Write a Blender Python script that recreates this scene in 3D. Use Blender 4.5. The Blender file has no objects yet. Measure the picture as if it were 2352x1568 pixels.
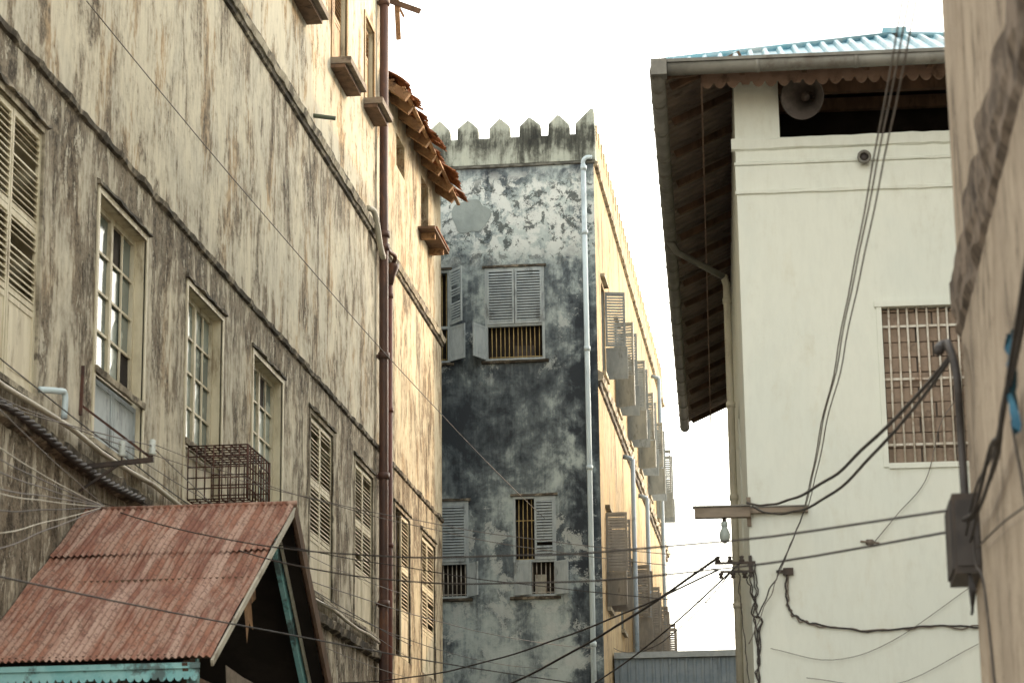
import bpy, math, random
from mathutils import Vector, noise, Matrix
random.seed(7)
R=random.uniform
V=Vector
ZZ=V((0,0,1))
# ------------------------------------------------------------------ materials
class N:
    def __init__(s,name):
        s.m=bpy.data.materials.new(name); s.m.use_nodes=True; s.t=s.m.node_tree
        s.n=s.t.nodes; s.l=s.t.links
        s.b=s.n["Principled BSDF"]; s.tc=s.n.new("ShaderNodeTexCoord").outputs["Object"]
    def sock(s,x,inp):
        if isinstance(x,(int,float)): inp.default_value=x
        elif isinstance(x,tuple): inp.default_value=(x[0],x[1],x[2],1) if inp.type=='RGBA' else x
        else: s.l.new(x,inp)
    def map(s,sc,rot=(0,0,0),loc=(0,0,0)):
        k=s.n.new("ShaderNodeMapping"); k.inputs["Scale"].default_value=sc; k.inputs["Rotation"].default_value=rot; k.inputs["Location"].default_value=loc
        s.l.new(s.tc,k.inputs[0]); return k.outputs[0]
    def noise(s,vec,scale=1,detail=8,rough=.6,dist=0):
        k=s.n.new("ShaderNodeTexNoise"); s.l.new(vec,k.inputs["Vector"]); k.inputs["Scale"].default_value=scale
        k.inputs["Detail"].default_value=min(detail,6); k.inputs["Roughness"].default_value=rough; k.inputs["Distortion"].default_value=dist
        return k.outputs["Fac"]
    def math(s,op,a,b=0.0,c=0.0):
        k=s.n.new("ShaderNodeMath"); k.operation=op
        s.sock(a,k.inputs[0]); s.sock(b,k.inputs[1]); s.sock(c,k.inputs[2]); return k.outputs[0]
    def wsum(s,*pr):
        o=None
        for x,wt in pr:
            t=s.math('MULTIPLY',x,wt); o=t if o is None else s.math('ADD',o,t)
        return o
    def step(s,x,a,b,lo=0.0,hi=1.0):
        k=s.n.new("ShaderNodeMapRange"); k.interpolation_type='SMOOTHSTEP'
        s.sock(x,k.inputs[0])
        for i,v in enumerate((a,b,lo,hi)): k.inputs[i+1].default_value=v
        return k.outputs[0]
    def mix(s,f,a,b,bt='MIX'):
        k=s.n.new("ShaderNodeMix"); k.data_type='RGBA'; k.blend_type=bt
        s.sock(f,k.inputs[0]); s.sock(a,k.inputs[6]); s.sock(b,k.inputs[7]); return k.outputs[2]
    def z(s,axis=2):
        k=s.n.new("ShaderNodeSeparateXYZ"); s.l.new(s.tc,k.inputs[0]); return k.outputs[axis]
    def cramp(s,x,pts):
        k=s.n.new("ShaderNodeValToRGB"); cr=k.color_ramp
        while len(cr.elements)>1: cr.elements.remove(cr.elements[-1])
        for i,(p,c) in enumerate(pts):
            e=cr.elements[0] if i==0 else cr.elements.new(p)
            e.position=p; e.color=(c[0],c[1],c[2],1)
        s.l.new(x,k.inputs[0]); return k.outputs[0]
    def curve(s,x,x0,x1,pts):
        mr=s.n.new("ShaderNodeMapRange"); s.sock(x,mr.inputs[0]); mr.inputs[1].default_value=x0; mr.inputs[2].default_value=x1
        return s.math('MULTIPLY',s.cramp(mr.outputs[0],[((p-x0)/(x1-x0),(v,v,v)) for p,v in pts]),1.0)
    def bump(s,h,st=.5,d=.02):
        k=s.n.new("ShaderNodeBump"); k.inputs["Strength"].default_value=st; k.inputs["Distance"].default_value=d
        s.l.new(h,k.inputs["Height"]); s.l.new(k.outputs[0],s.b.inputs["Normal"])
    def out(s,col,rough=.9,metal=0.0,spec=.2):
        s.sock(col,s.b.inputs["Base Color"]); s.sock(rough,s.b.inputs["Roughness"]); s.sock(metal,s.b.inputs["Metallic"])
        s.b.inputs["Specular IOR Level"].default_value=spec
        return s.m

def wall_mat(name,base,base2,tan,dark,dark2,bands,zmax,k=.9,tanthr=(.5,.6),darkthr=(.5,.62),off=0.0,stretch=.28,bumps=.5,speck=.5,big=.15,softw=.5,gain=1.0,drip=.45,wide=2.0,fine=11):
    s=N(name)
    n1=s.noise(s.map((wide,wide,wide*stretch),loc=(off,off,0)),1,7,.68,.6)
    n2=s.noise(s.tc,5,7,.7)
    n3=s.noise(s.map((.5,.5,.38),loc=(off,3,1)),1,5,.6,.5)
    n4=s.noise(s.map((fine,fine,fine*stretch*.6),loc=(1,off,0)),1,6,.7)
    n5=s.noise(s.tc,24,6,.75)
    n6=s.noise(s.map((1.1,1.1,.5),loc=(off+9,1,4)),1,5,.6)
    B=s.curve(s.z(),0,zmax,bands)
    bias=s.math('MULTIPLY',s.math('SUBTRACT',B,.5),k*.4)
    col=s.mix(s.step(n3,.42,.58),base,base2)
    col=s.mix(s.step(n4,.40,.62,0,drip),col,tuple(c*.62 for c in base))
    t=s.wsum((n1,.38),(n4,.20),(n6,.3),(n2,.12))
    col=s.mix(s.step(t,tanthr[0],tanthr[1],0,.85),col,tan)
    g=s.wsum((n1,.62-big),(n4,.15),(n2,.23),(n3,big))
    g=s.math('ADD',s.math('MULTIPLY',s.math('SUBTRACT',g,.5),gain),.5)
    g2=s.math('ADD',g,bias)
    m=s.step(g2,darkthr[0],darkthr[1],0,.95)
    soft=s.step(g2,darkthr[0]-.08*gain,darkthr[1]-.02,0,softw)
    col=s.mix(soft,col,dark2)
    dk=s.mix(s.step(n2,.4,.6),dark,dark2)
    m2=s.math('MULTIPLY',m,s.step(n5,.32,.52,.6,1))
    col=s.mix(m2,col,dk)
    sp=s.math('MULTIPLY',s.step(s.wsum((n5,.40),(n2,.3),(n1,.30)),.535,.59),speck)
    col=s.mix(sp,col,dark)
    fl=s.step(s.wsum((s.noise(s.map((3.4,3.4,1.6),loc=(off,7,3)),1,6,.7,.4),.8),(n5,.2)),.565,.59,0,.8)
    col=s.mix(s.math('MULTIPLY',fl,m),col,base2)
    h=s.wsum((n2,.7),(n5,.3),(m,-.25))
    s.bump(h,bumps,.03)
    return s.out(col,.92,0,.12)

def cloud_mat(name,cols,bands,zmax,gains=(2.0,1.0,.5,.4),off=0,stretch=.6,patches=(),speck=.4,bumps=.5,dark=(.03,.035,.04),xband=None):
    s=N(name)
    n1=s.noise(s.map((1.9,1.9,1.9*stretch),loc=(off,off,0)),1,6,.65,.5)
    n2=s.noise(s.tc,6,6,.7)
    n3=s.noise(s.map((.62,.62,.5),loc=(off,3,1)),1,6,.6,.9)
    n4=s.noise(s.map((9,9,.9),loc=(1,off,0)),1,6,.7)
    n5=s.noise(s.tc,26,5,.75)
    x=s.curve(s.z(),0,zmax,bands)
    if xband:
        xx=s.math('ADD',s.z(0),s.math('MULTIPLY',s.math('SUBTRACT',n1,.5),1.6))
        x=s.math('ADD',x,s.math('SUBTRACT',s.curve(xx,xband[0][0],xband[-1][0],xband),.5))
    for nn_,g_ in ((n3,gains[0]),(n1,gains[1]),(n2,gains[2]),(n4,gains[3])):
        x=s.math('ADD',x,s.math('MULTIPLY',s.math('SUBTRACT',nn_,.5),g_))
    col=s.cramp(x,cols)
    for (wc,z0,z1,lo,hi,sc,op) in patches:
        q=s.wsum((s.noise(s.map((sc,sc,sc),loc=(5,2,off+sc)),1,6,.68,.4),.75),(n5,.25))
        wv=s.math('MULTIPLY',s.step(q,lo,hi,0,op),s.math('MULTIPLY',s.step(s.z(),z0-.5,z0+.5),s.step(s.z(),z1-.3,z1+.3,1,0)))
        col=s.mix(wv,col,wc)
    sp=s.step(s.wsum((n5,.5),(n2,.3),(n1,.2)),.54,.60,0,speck)
    col=s.mix(sp,col,dark)
    s.bump(s.wsum((n2,.7),(n5,.3),(n1,.6)),bumps,.03)
    return s.out(col,.92,0,.12)

def simple(name,c1,c2,scale=6,rough=.7,metal=0,stretch=(1,1,1),lo=.4,hi=.6,dirt=None,bump=.2,dthr=(.55,.65)):
    s=N(name); a=s.noise(s.map(tuple(scale*x for x in stretch)),1,5,.65)
    col=s.mix(s.step(a,lo,hi),c1,c2)
    if dirt:
        b=s.noise(s.map(tuple(scale*.6*x for x in stretch),loc=(7,3,2)),1,6,.7)
        col=s.mix(s.step(b,dthr[0],dthr[1],0,.8),col,dirt)
    s.bump(a,bump,.01)
    return s.out(col,rough,metal,.3)

bandsA=[(0,.88),(6.5,.97),(7.5,.93),(7.85,.74),(9,.70),(10.4,.74),(11.9,.95),(12.05,.56),(13.2,.50),(15.2,.58),(16.5,.70),(16.9,.46),(19.5,.36),(22,.36),(24,.45)]
MA=wall_mat("limewash_plaster_streaked",(.62,.575,.45),(.56,.53,.43),(.46,.30,.145),(.036,.029,.022),(.23,.195,.145),bandsA,24,k=.9,tanthr=(.50,.57),darkthr=(.55,.66),stretch=.34,speck=.55,softw=.62,gain=2.0,wide=1.7,fine=9,drip=.3)
bandsB=[(0,.8),(7.6,.85),(8,.68),(11.9,.86),(12.1,.55),(16.3,.66),(16.8,.47),(20,.44),(24,.4)]
MB_=wall_mat("limewash_plaster_old",(.57,.51,.37),(.48,.44,.33),(.42,.26,.12),(.05,.038,.028),(.22,.18,.13),bandsB,24,k=.8,tanthr=(.50,.58),darkthr=(.55,.66),off=3,stretch=.34,speck=.45,softw=.6,gain=1.9,wide=1.7,fine=9,drip=.3)
bandsC=[(0,.4),(7,.48),(8.6,.34),(10.2,.42),(11.6,.50),(13.2,.68),(15.6,.80),(16.6,.72),(18.0,.58),(19.2,.42),(19.8,.22),(21.4,.20),(21.9,.48),(24,.4)]
MC=cloud_mat("coral_stone_mouldy_shade_tint",[(0,(.46,.525,.51)),(.25,(.375,.435,.43)),(.42,(.25,.295,.30)),(.58,(.135,.162,.175)),(.8,(.073,.088,.10)),(1,(.04,.048,.057))],bandsC,24,(2.1,1.3,.5,.65),6,.9,  # mould tones, with a bluish shade tint put into the colours
   patches=(((.62,.655,.63),19.5,21.7,.465,.51,2.4,.92),((.055,.065,.065),19.3,21.6,.53,.56,3.6,.85),((.48,.52,.505),7.5,12.8,.535,.565,1.5,.75),((.45,.49,.48),16.2,19.3,.55,.58,1.7,.7)),speck=.35,
   xband=[(-16,.6),(-9.4,.60),(-8.3,.56),(-7.0,.50),(-6.2,.32),(-5.85,.36),(-5.5,.66),(-5.0,.62)])
MCP=cloud_mat("parapet_plaster_mouldy",[(0,(.43,.46,.39)),(.3,(.35,.38,.33)),(.5,(.22,.235,.20)),(.7,(.085,.09,.078)),(1,(.035,.037,.034))],[(0,.4),(21.9,.42),(22.15,.38),(22.6,.66),(22.95,.58),(23.15,.30),(23.5,.2)],23.6,(1.2,1.7,.6,1.1),9,.4,speck=.3)
MCS=wall_mat("limewash_warm_plaster",(.43,.34,.20),(.36,.30,.20),(.36,.23,.10),(.07,.055,.04),(.20,.16,.11),[(0,.5),(15,.55),(16.4,.55),(20,.55),(21.5,.65),(22.2,.55),(24,.5)],24,k=.7,darkthr=(.54,.68),off=12,stretch=.4,speck=.4,gain=1.7,wide=1.3)
MD=wall_mat("painted_render_pale",(.735,.76,.69),(.70,.735,.675),(.71,.715,.62),(.33,.31,.24),(.57,.56,.47),[(0,.55),(5,.46),(6.7,.56),(7.2,.42),(10.2,.42),(10.45,.62),(10.6,.5),(11.1,.68),(12,.4)],12,k=.5,tanthr=(.54,.68),darkthr=(.58,.74),off=2,stretch=.4,bumps=.09,speck=.04,softw=.45,drip=.09,gain=1.15)
ME=wall_mat("rough_pink_render",(.46,.38,.295),(.385,.315,.245),(.34,.26,.185),(.085,.065,.05),(.22,.18,.14),[(0,.5),(4,.5),(5,.74),(5.5,.55),(9,.5)],9,k=.7,darkthr=(.54,.66),off=4,stretch=.35,bumps=1.0,speck=.55,gain=1.5)
MEB=simple("dark_stained_ledge",(.085,.065,.05),(.19,.148,.115),5,.95,dirt=(.03,.022,.018),bump=.8)
MF=wall_mat("plain_render",(.55,.50,.42),(.5,.46,.4),(.45,.38,.3),(.2,.17,.14),(.3,.27,.22),[(0,.6),(24,.4)],24,k=.4,off=8)
COURSE=simple("mouldy_ledge",(.08,.068,.052),(.33,.29,.22),3,.95,lo=.44,hi=.66,dirt=(.03,.026,.02),bump=.8,dthr=(.46,.56))
DLINE=simple("dark_cornice_line",(.07,.07,.06),(.14,.14,.12),4,.95,bump=.6)  # dark tone for the thin cornice line below the parapet
COURSE2=simple("weathered_moulding",(.42,.38,.29),(.22,.19,.14),3,.95,dirt=(.05,.04,.03),bump=.8,dthr=(.5,.6))
CREAMW=simple("cream_painted_wood",(.61,.56,.42),(.51,.46,.33),5,.6,stretch=(1,1,.3),dirt=(.24,.19,.125),dthr=(.53,.66))
GREYW=simple("grey_painted_wood",(.39,.44,.45),(.32,.365,.38),5,.65,stretch=(1,1,.4),dirt=(.15,.165,.165),dthr=(.54,.66))
SGREYW=simple("side_shutter_paint",(.30,.325,.32),(.24,.265,.265),5,.65,stretch=(1,1,.4),dirt=(.13,.135,.13),dthr=(.54,.66))
WARMW=simple("sunbleached_shutter_wood",(.30,.28,.24),(.24,.225,.20),5,.65,stretch=(1,1,.4),dirt=(.15,.13,.11))
BROWNW=simple("brown_wood",(.17,.105,.068),(.11,.07,.048),5,.8,stretch=(1,1,.3),dirt=(.05,.033,.022))
SHW=simple("sun_worn_door_wood",(.40,.29,.16),(.32,.215,.12),5,.7,stretch=(1,1,.3),dirt=(.16,.10,.055))
TANW=simple("aged_timber",(.38,.23,.12),(.26,.15,.08),6,.85,dirt=(.09,.055,.035))
GTIM=simple("grey_weathered_timber",(.26,.215,.17),(.19,.155,.12),6,.85,stretch=(.3,1,1),dirt=(.09,.07,.055))
DARK=simple("dark_interior_shade",(.038,.031,.026),(.026,.022,.019),2,1)  # near-black colour painted in as the shade inside openings
GLASS=simple("window_glass",(.26,.31,.28),(.38,.43,.39),.7,.10,bump=.02,lo=.45,hi=.55,dirt=(.10,.13,.12),dthr=(.5,.52))
PIPEM=simple("rusty_brown_iron",(.10,.052,.038),(.068,.038,.031),3,.5,stretch=(1,1,.4),dirt=(.17,.08,.045))
PIPER=simple("red_iron",(.16,.055,.038),(.10,.04,.03),3,.55,stretch=(1,1,.4),dirt=(.07,.035,.028))
WPIPE=simple("pale_blue_pvc",(.52,.62,.65),(.46,.55,.59),2,.5,stretch=(1,1,.3),dirt=(.30,.35,.37))
CPIPE=simple("cream_pvc",(.52,.49,.40),(.44,.41,.33),2,.55,dirt=(.22,.18,.13))
IRON=simple("black_iron",(.045,.038,.034),(.068,.05,.04),5,.6)
RUSTI=simple("rusted_bars",(.095,.045,.033),(.06,.035,.028),6,.8)
YBAR=simple("yellow_painted_bars",(.52,.40,.18),(.40,.29,.13),6,.6)
WBAR=simple("white_painted_bars",(.64,.61,.54),(.52,.46,.38),6,.6,dirt=(.26,.15,.09))
CABLE=simple("black_cable",(.035,.031,.03),(.055,.048,.045),4,.6)
CABLEG=simple("grey_cable",(.12,.108,.098),(.17,.15,.135),4,.6)
CERAM=simple("white_ceramic",(.6,.64,.6),(.5,.54,.5),5,.25)
TURQ=simple("turquoise_paint",(.22,.50,.52),(.32,.60,.61),4,.6,dirt=(.09,.10,.10),dthr=(.48,.57))
GUTM=simple("grey_gutter_metal",(.22,.215,.19),(.165,.16,.142),3,.5,metal=.1,dirt=(.12,.105,.085))
FASC=simple("faded_pink_fascia",(.31,.22,.175),(.24,.165,.13),5,.8,dirt=(.13,.09,.065))
BLOCK=simple("concrete_block",(.31,.235,.18),(.25,.19,.145),7,.95,bump=.7,dirt=(.17,.125,.095))
MORT=simple("mortar",(.19,.16,.135),(.15,.125,.105),8,.95,bump=.7)
GROUND=simple("packed_ground",(.33,.29,.23),(.27,.235,.18),1,.95)
ASPH=simple("worn_asphalt",(.10,.095,.09),(.08,.077,.073),3,.95,dirt=(.14,.13,.115))
SHEETU=simple("sheet_underside",(.23,.185,.155),(.17,.138,.115),3,.6,metal=.05,dirt=(.11,.085,.065))
SHEETB=simple("blue_galvanised_sheet",(.20,.44,.54),(.31,.51,.60),2.5,.35,metal=.15,dirt=(.48,.56,.58),dthr=(.5,.6))
ANNEX=simple("blue_grey_cladding",(.26,.32,.37),(.21,.27,.32),2,.5,dirt=(.15,.18,.2))
RAG=simple("blue_rag",(.03,.10,.16),(.05,.15,.22),9,.9)
MUSH=simple("dark_horn_metal",(.11,.092,.083),(.065,.056,.05),4,.45,metal=.2)
def rustsheet(name,c1,c2,c3,dark):
    s=N(name)
    a=s.noise(s.map((1.6,1.2,1.2)),1,6,.65)
    b=s.noise(s.map((14,1.3,1.3)),1,6,.65)
    c=s.noise(s.tc,16,6,.7)
    st=s.noise(s.map((3.2,.15,.15)),1,2,.5)
    col=s.mix(s.step(a,.4,.6),c1,c2)
    col=s.mix(s.step(b,.42,.6,0,.8),col,c3)
    col=s.mix(s.step(st,.56,.62,0,.6),col,tuple(min(1,x*1.15+.05) for x in c3))
    col=s.mix(s.step(c,.50,.62,0,.7),col,dark)
    s.bump(c,.3,.01)
    return s.out(col,.8,0,.2)
RUST=rustsheet("rusty_corrugated_sheet",(.29,.135,.088),(.21,.09,.062),(.38,.255,.195),(.115,.058,.042))
RUST2=simple("orange_rusted_sheet",(.27,.105,.04),(.17,.062,.028),5,.85,dirt=(.07,.035,.022),bump=.5)

# ------------------------------------------------------------------ mesh helpers
class Fr:
    def __init__(s,o,U,Nn): s.o=V(o); s.U=V(U).normalized(); s.N=V(Nn).normalized()
    def p(s,u,z,n=0): return s.o+s.U*u+s.N*n+ZZ*z
class MB:
    def __init__(s): s.v=[];s.f=[];s.mi=[];s.sm=[];s.mats=[]
    def m(s,mat):
        if mat not in s.mats: s.mats.append(mat)
        return s.mats.index(mat)
    def add(s,vs,fs,mat,smooth=False):
        b=len(s.v); s.v+= [tuple(x) for x in vs]; k=s.m(mat)
        for f in fs: s.f.append([b+i for i in f]); s.mi.append(k); s.sm.append(smooth)
    def quad(s,a,b,c,d,mat): s.add([a,b,c,d],[(0,1,2,3)],mat)
    def ob(s,c,a,b,d,mat):
        vs=[c+a*i+b*j+d*k for i in(-1,1) for j in(-1,1) for k in(-1,1)]
        s.add(vs,[(0,1,3,2),(4,6,7,5),(0,4,5,1),(2,3,7,6),(0,2,6,4),(1,5,7,3)],mat)
    def box(s,fr,u0,u1,z0,z1,n0,n1,mat):
        s.ob(fr.p((u0+u1)/2,(z0+z1)/2,(n0+n1)/2),fr.U*((u1-u0)/2),ZZ*((z1-z0)/2),fr.N*((n1-n0)/2),mat)
    def beam(s,a,b,w,h,mat,up=ZZ):
        a=V(a);b=V(b);d=(b-a);sd=d.cross(up).normalized();u2=sd.cross(d).normalized()
        s.ob((a+b)/2,d/2,sd*w/2,u2*h/2,mat)
    def tube(s,pts,r,mat,n=8,cap=True):
        pts=[V(p) for p in pts]; vs=[];fs=[]
        t=(pts[1]-pts[0]).normalized(); ref=ZZ if abs(t.z)<.9 else V((1,0,0))
        a=t.cross(ref).normalized()
        for i,p in enumerate(pts):
            if i==0: t=pts[1]-pts[0]
            elif i==len(pts)-1: t=pts[-1]-pts[-2]
            else: t=(pts[i+1]-pts[i]).normalized()+(pts[i]-pts[i-1]).normalized()
            if t.length<1e-6: t=pts[i]-pts[i-1]
            t.normalize(); a=(a-t*a.dot(t)).normalized(); b=t.cross(a)
            rr=r[i] if isinstance(r,(list,tuple)) else r
            for k in range(n):
                q=2*math.pi*k/n; vs.append(p+a*(math.cos(q)*rr)+b*(math.sin(q)*rr))
        for i in range(len(pts)-1):
            for k in range(n): fs.append((i*n+k,i*n+(k+1)%n,(i+1)*n+(k+1)%n,(i+1)*n+k))
        if cap: fs.append(tuple(range(n))); fs.append(tuple((len(pts)-1)*n+k for k in range(n)))
        s.add(vs,fs,mat,True)
    def lathe(s,c,ax,prof,mat,n=24):
        ax=ax.normalized(); a=ax.cross(ZZ).normalized(); b=ax.cross(a); vs=[];fs=[]
        for t,r in prof:
            for k in range(n):
                q=2*math.pi*k/n; vs.append(c+ax*t+a*(math.cos(q)*r)+b*(math.sin(q)*r))
        for i in range(len(prof)-1):
            for k in range(n): fs.append((i*n+k,i*n+(k+1)%n,(i+1)*n+(k+1)%n,(i+1)*n+k))
        s.add(vs,fs,mat,True)
    def wall(s,fr,u0,u1,z0,z1,holes,depth,mat,rev=None,back=None,n=0):
        us=sorted(set([u0,u1]+[h[0] for h in holes]+[h[1] for h in holes])); us=[x for x in us if u0<=x<=u1]
        zs=sorted(set([z0,z1]+[h[2] for h in holes]+[h[3] for h in holes])); zs=[x for x in zs if z0<=x<=z1]
        for i in range(len(us)-1):
            for j in range(len(zs)-1):
                cu=(us[i]+us[i+1])/2; cz=(zs[j]+zs[j+1])/2
                if any(h[0]<cu<h[1] and h[2]<cz<h[3] for h in holes): continue
                s.quad(fr.p(us[i],zs[j],n),fr.p(us[i+1],zs[j],n),fr.p(us[i+1],zs[j+1],n),fr.p(us[i],zs[j+1],n),mat)
        for h in holes:
            a,b,c,d=h[:4]; N2=n-depth; rv=rev or mat
            s.quad(fr.p(a,c,n),fr.p(a,d,n),fr.p(a,d,N2),fr.p(a,c,N2),rv)
            s.quad(fr.p(b,c,n),fr.p(b,d,n),fr.p(b,d,N2),fr.p(b,c,N2),rv)
            s.quad(fr.p(a,c,n),fr.p(b,c,n),fr.p(b,c,N2),fr.p(a,c,N2),rv)
            s.quad(fr.p(a,d,n),fr.p(b,d,n),fr.p(b,d,N2),fr.p(a,d,N2),rv)
            if back: s.quad(fr.p(a,c,N2),fr.p(b,c,N2),fr.p(b,d,N2),fr.p(a,d,N2),back)
    def course(s,fr,u0,u1,prof,mat,step=.25,jit=.015,seed=0,lumps=.0):
        k=max(2,int((u1-u0)/step)); vs=[];fs=[];m=len(prof)
        for i in range(k+1):
            u=u0+(u1-u0)*i/k; e=noise.noise(V((u*1.7,seed,0)))
            e2=noise.noise(V((u*6.,seed+9,0)))
            f=1+lumps*e*1.2
            for j,(z,nn) in enumerate(prof):
                q=noise.noise(V((u*3,seed,j*3.1)))
                vs.append(fr.p(u, z+jit*q+ jit*.7*e2, max(-.01,nn*f+ (jit*q if nn>0 else 0))))
        for i in range(k):
            for j in range(m-1): fs.append((i*m+j,i*m+j+1,(i+1)*m+j+1,(i+1)*m+j))
        fs.append(tuple(range(m))); fs.append(tuple(k*m+j for j in range(m)))
        s.add(vs,fs,mat)
    def build(s,name,parent=None,recalc=True):
        me=bpy.data.meshes.new(name); me.from_pydata(s.v,[],s.f)
        for m in s.mats: me.materials.append(m)
        me.polygons.foreach_set("material_index",s.mi); me.polygons.foreach_set("use_smooth",s.sm)
        if recalc:
            import bmesh
            bm=bmesh.new(); bm.from_mesh(me); bmesh.ops.recalc_face_normals(bm,faces=bm.faces); bm.to_mesh(me); bm.free()
        o=bpy.data.objects.new(name,me); bpy.context.scene.collection.objects.link(o)
        if parent: o.parent=parent
        return o
def empty(name,loc=(0,0,0)):
    o=bpy.data.objects.new(name,None); bpy.context.scene.collection.objects.link(o); o.location=(0,0,0); return o
def leaf(mb,P0,A,w,secs,mat,B=None,sp=.07,inner=None):
    A=V(A).normalized(); B=V(B).normalized() if B is not None else A.cross(ZZ)
    st=.055; th=.018
    z0=min(q[0] for q in secs); z1=max(q[1] for q in secs)
    for a in (st/2,w-st/2):
        mb.ob(P0+A*a+ZZ*((z0+z1)/2),A*st/2,ZZ*((z1-z0)/2),B*th,mat)
    for (a,b,k) in secs:
        for zc in (a+.035,b-.035):
            mb.ob(P0+A*(w/2)+ZZ*zc,A*(w/2-st),ZZ*.035,B*(th-.002),mat)
        if k=='l':
            z=a+.07+sp*.5
            while z<b-.07:
                if R(0,1)>.03:
                    t=(B*.62-ZZ*.78+V((R(-.05,.05),)*3)).normalized(); nn=t.cross(A).normalized()
                    mb.ob(P0+A*(w/2)+ZZ*z,A*(w/2-st),t*(sp*.52),nn*.004,mat)
                z+=sp
        else:
            mb.ob(P0+A*(w/2)+ZZ*((a+b)/2),A*(w/2-st),ZZ*((b-a)/2-.07),B*.006,mat)
            mb.ob(P0+A*(w/2)+ZZ*((a+b)/2),A*(w/2-st-.05),ZZ*((b-a)/2-.13),B*.012,mat)
def corr(mb,o,wd,ld,W,Ln,wl,amp,nrm,mat,kind='sin',rows=6,wob=.0,seed=0,lmax=None,jag=0):
    wd=V(wd).normalized();ld=V(ld).normalized();nrm=V(nrm).normalized();o=V(o)
    per=8; k=int(W/wl*per)
    vs=[];fs=[]
    for i in range(k+1):
        x=W*i/k; ph=(x/wl)%1
        if kind=='sin': h=amp*math.sin(2*math.pi*ph)
        else: h=amp*(max(0,min(1,min((ph-.55)/.1,(1-ph)/.1))))
        L0=Ln if lmax is None else max(.001,min(Ln,lmax(x)))
        L0-=jag*abs(noise.noise(V((x*9,seed,0))))
        for j in range(rows+1):
            y=L0*j/rows
            q=wob*noise.noise(V((x*1.3,y*1.1,seed)))
            vs.append(o+wd*x+ld*y+nrm*(h+q))
    for i in range(k):
        for j in range(rows): fs.append((i*(rows+1)+j,(i+1)*(rows+1)+j,(i+1)*(rows+1)+j+1,i*(rows+1)+j+1))
    mb.add(vs,fs,mat,kind=='sin')
def sag(a,b,s,n=28,wob=0):
    a=V(a);b=V(b);o=[]
    for i in range(n+1):
        t=i/n; p=a.lerp(b,t); p.z-=4*s*t*(1-t)
        if wob: p+=V((noise.noise(V((t*9,s,1))),0,noise.noise(V((t*9,s,5)))))*wob
        o.append(p)
    return o
def arc(pts,n=6):
    P=[V(p) for p in pts]; P=[P[0]*2-P[1]]+P+[P[-1]*2-P[-2]]; o=[]
    for i in range(1,len(P)-2):
        for j in range(n):
            t=j/n; a,b,c,d=P[i-1:i+3]
            o.append(.5*((2*b)+(c-a)*t+(2*a-5*b+4*c-d)*t*t+(3*b-a-3*c+d)*t**3))
    o.append(P[-2]); return o

# ------------------------------------------------------------------ ground
g=MB(); g.quad(V((-900,-900,0)),V((900,-900,0)),V((900,900,0)),V((-900,900,0)),GROUND); g.build("ground")
g=MB(); g.quad(V((-7.6,-40,.004)),V((-2.2,-40,.004)),V((-2.6,60,.004)),V((-7.6,60,.004)),ASPH); g.build("street")
pv=MB(); frx=Fr((0,0,0),(0,1,0),(1,0,0))
pv.box(frx,-30,60,0,.13,-8.89,-7.6,MORT); pv.build("pavement")

# ------------------------------------------------------------------ left long building A
FA=Fr((-8.9,0,0),(0,1,0),(1,0,0))
A=empty("weathered_plaster_building")
win=[(20.3,22.5,'s'),(25.0,27.1,'s'),(29.5,31.8,'g'),(34.15,36.35,'g'),(38.55,40.85,'g'),(43.3,45.5,'s'),(47.85,49.95,'s')]
Z0,Z1=7.93,11.22
holes=[(a,b,Z0,Z1) for a,b,k in win]
top=[(36.2,37.9,18.9,22.4),(41,42.6,18.9,22.4),(45.15,46.7,18.9,22.4),(48.85,49.95,19.35,21.3)]
low=[(22,24,3.6,6.3),(35.5,37.2,3.4,6.2),(40,41.8,3.4,6.2),(45,46.8,3.4,6.2)]
w=MB(); w.wall(FA,14,50.8,0,24,holes+top+low,.55,MA,CREAMW,DARK)
w.quad(V((-8.9,50.8,20.5)),V((-16,50.8,20.5)),V((-16,50.8,24)),V((-8.9,50.8,24)),MA)
w.quad(V((-8.9,14,0)),V((-16,14,0)),V((-16,14,24)),V((-8.9,14,24)),MA)
w.quad(V((-8.9,14,24)),V((-16,14,24)),V((-16,50.8,24)),V((-8.9,50.8,24)),MA)
w.quad(V((-16,14,0)),V((-16,50.8,0)),V((-16,50.8,24)),V((-16,14,24)),MA)
w.build("walls",A)
c=MB()
c.course(FA,14,50.75,[(11.93,0),(11.95,.045),(12.02,.06),(12.06,0)],COURSE,.12,.022,1,.8)
c.course(FA,14,50.7,[(16.52,0),(16.54,.05),(16.60,.07),(16.61,.03)],COURSE,.2,.012,2,.3)
c.course(FA,14,50.7,[(16.612,0),(16.615,.10),(16.74,.13),(16.76,.06),(16.80,0)],COURSE2,.2,.012,3,.3)
c.course(FA,14,50.7,[(16.801,0),(16.81,.05),(16.90,.045),(16.93,0)],COURSE,.2,.015,5,.4)
c.course(FA,14,50.7,[(7.38,0),(7.42,.10),(7.56,.13),(7.62,0)],COURSE,.15,.025,4,.5)
c.build("string_courses",A)
fr=MB()
def surround(mb,F,a,b,z0,z1,wd,mat,n=.03,hood=True,seed=0):
    mb.box(F,a-wd,a,z0-.02,z1+wd,-.02,n,mat); mb.box(F,b,b+wd,z0-.02,z1+wd,-.02,n,mat)
    mb.box(F,a,b,z1,z1+wd,-.02,n-.003,mat)
    if hood: mb.course(F,a-wd-.06,b+wd+.06,[(z1+wd+.005,0),(z1+wd+.01,n+.04),(z1+wd+.06,n+.03),(z1+wd+.09,0)],COURSE,.1,.025,seed,.5)
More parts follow.
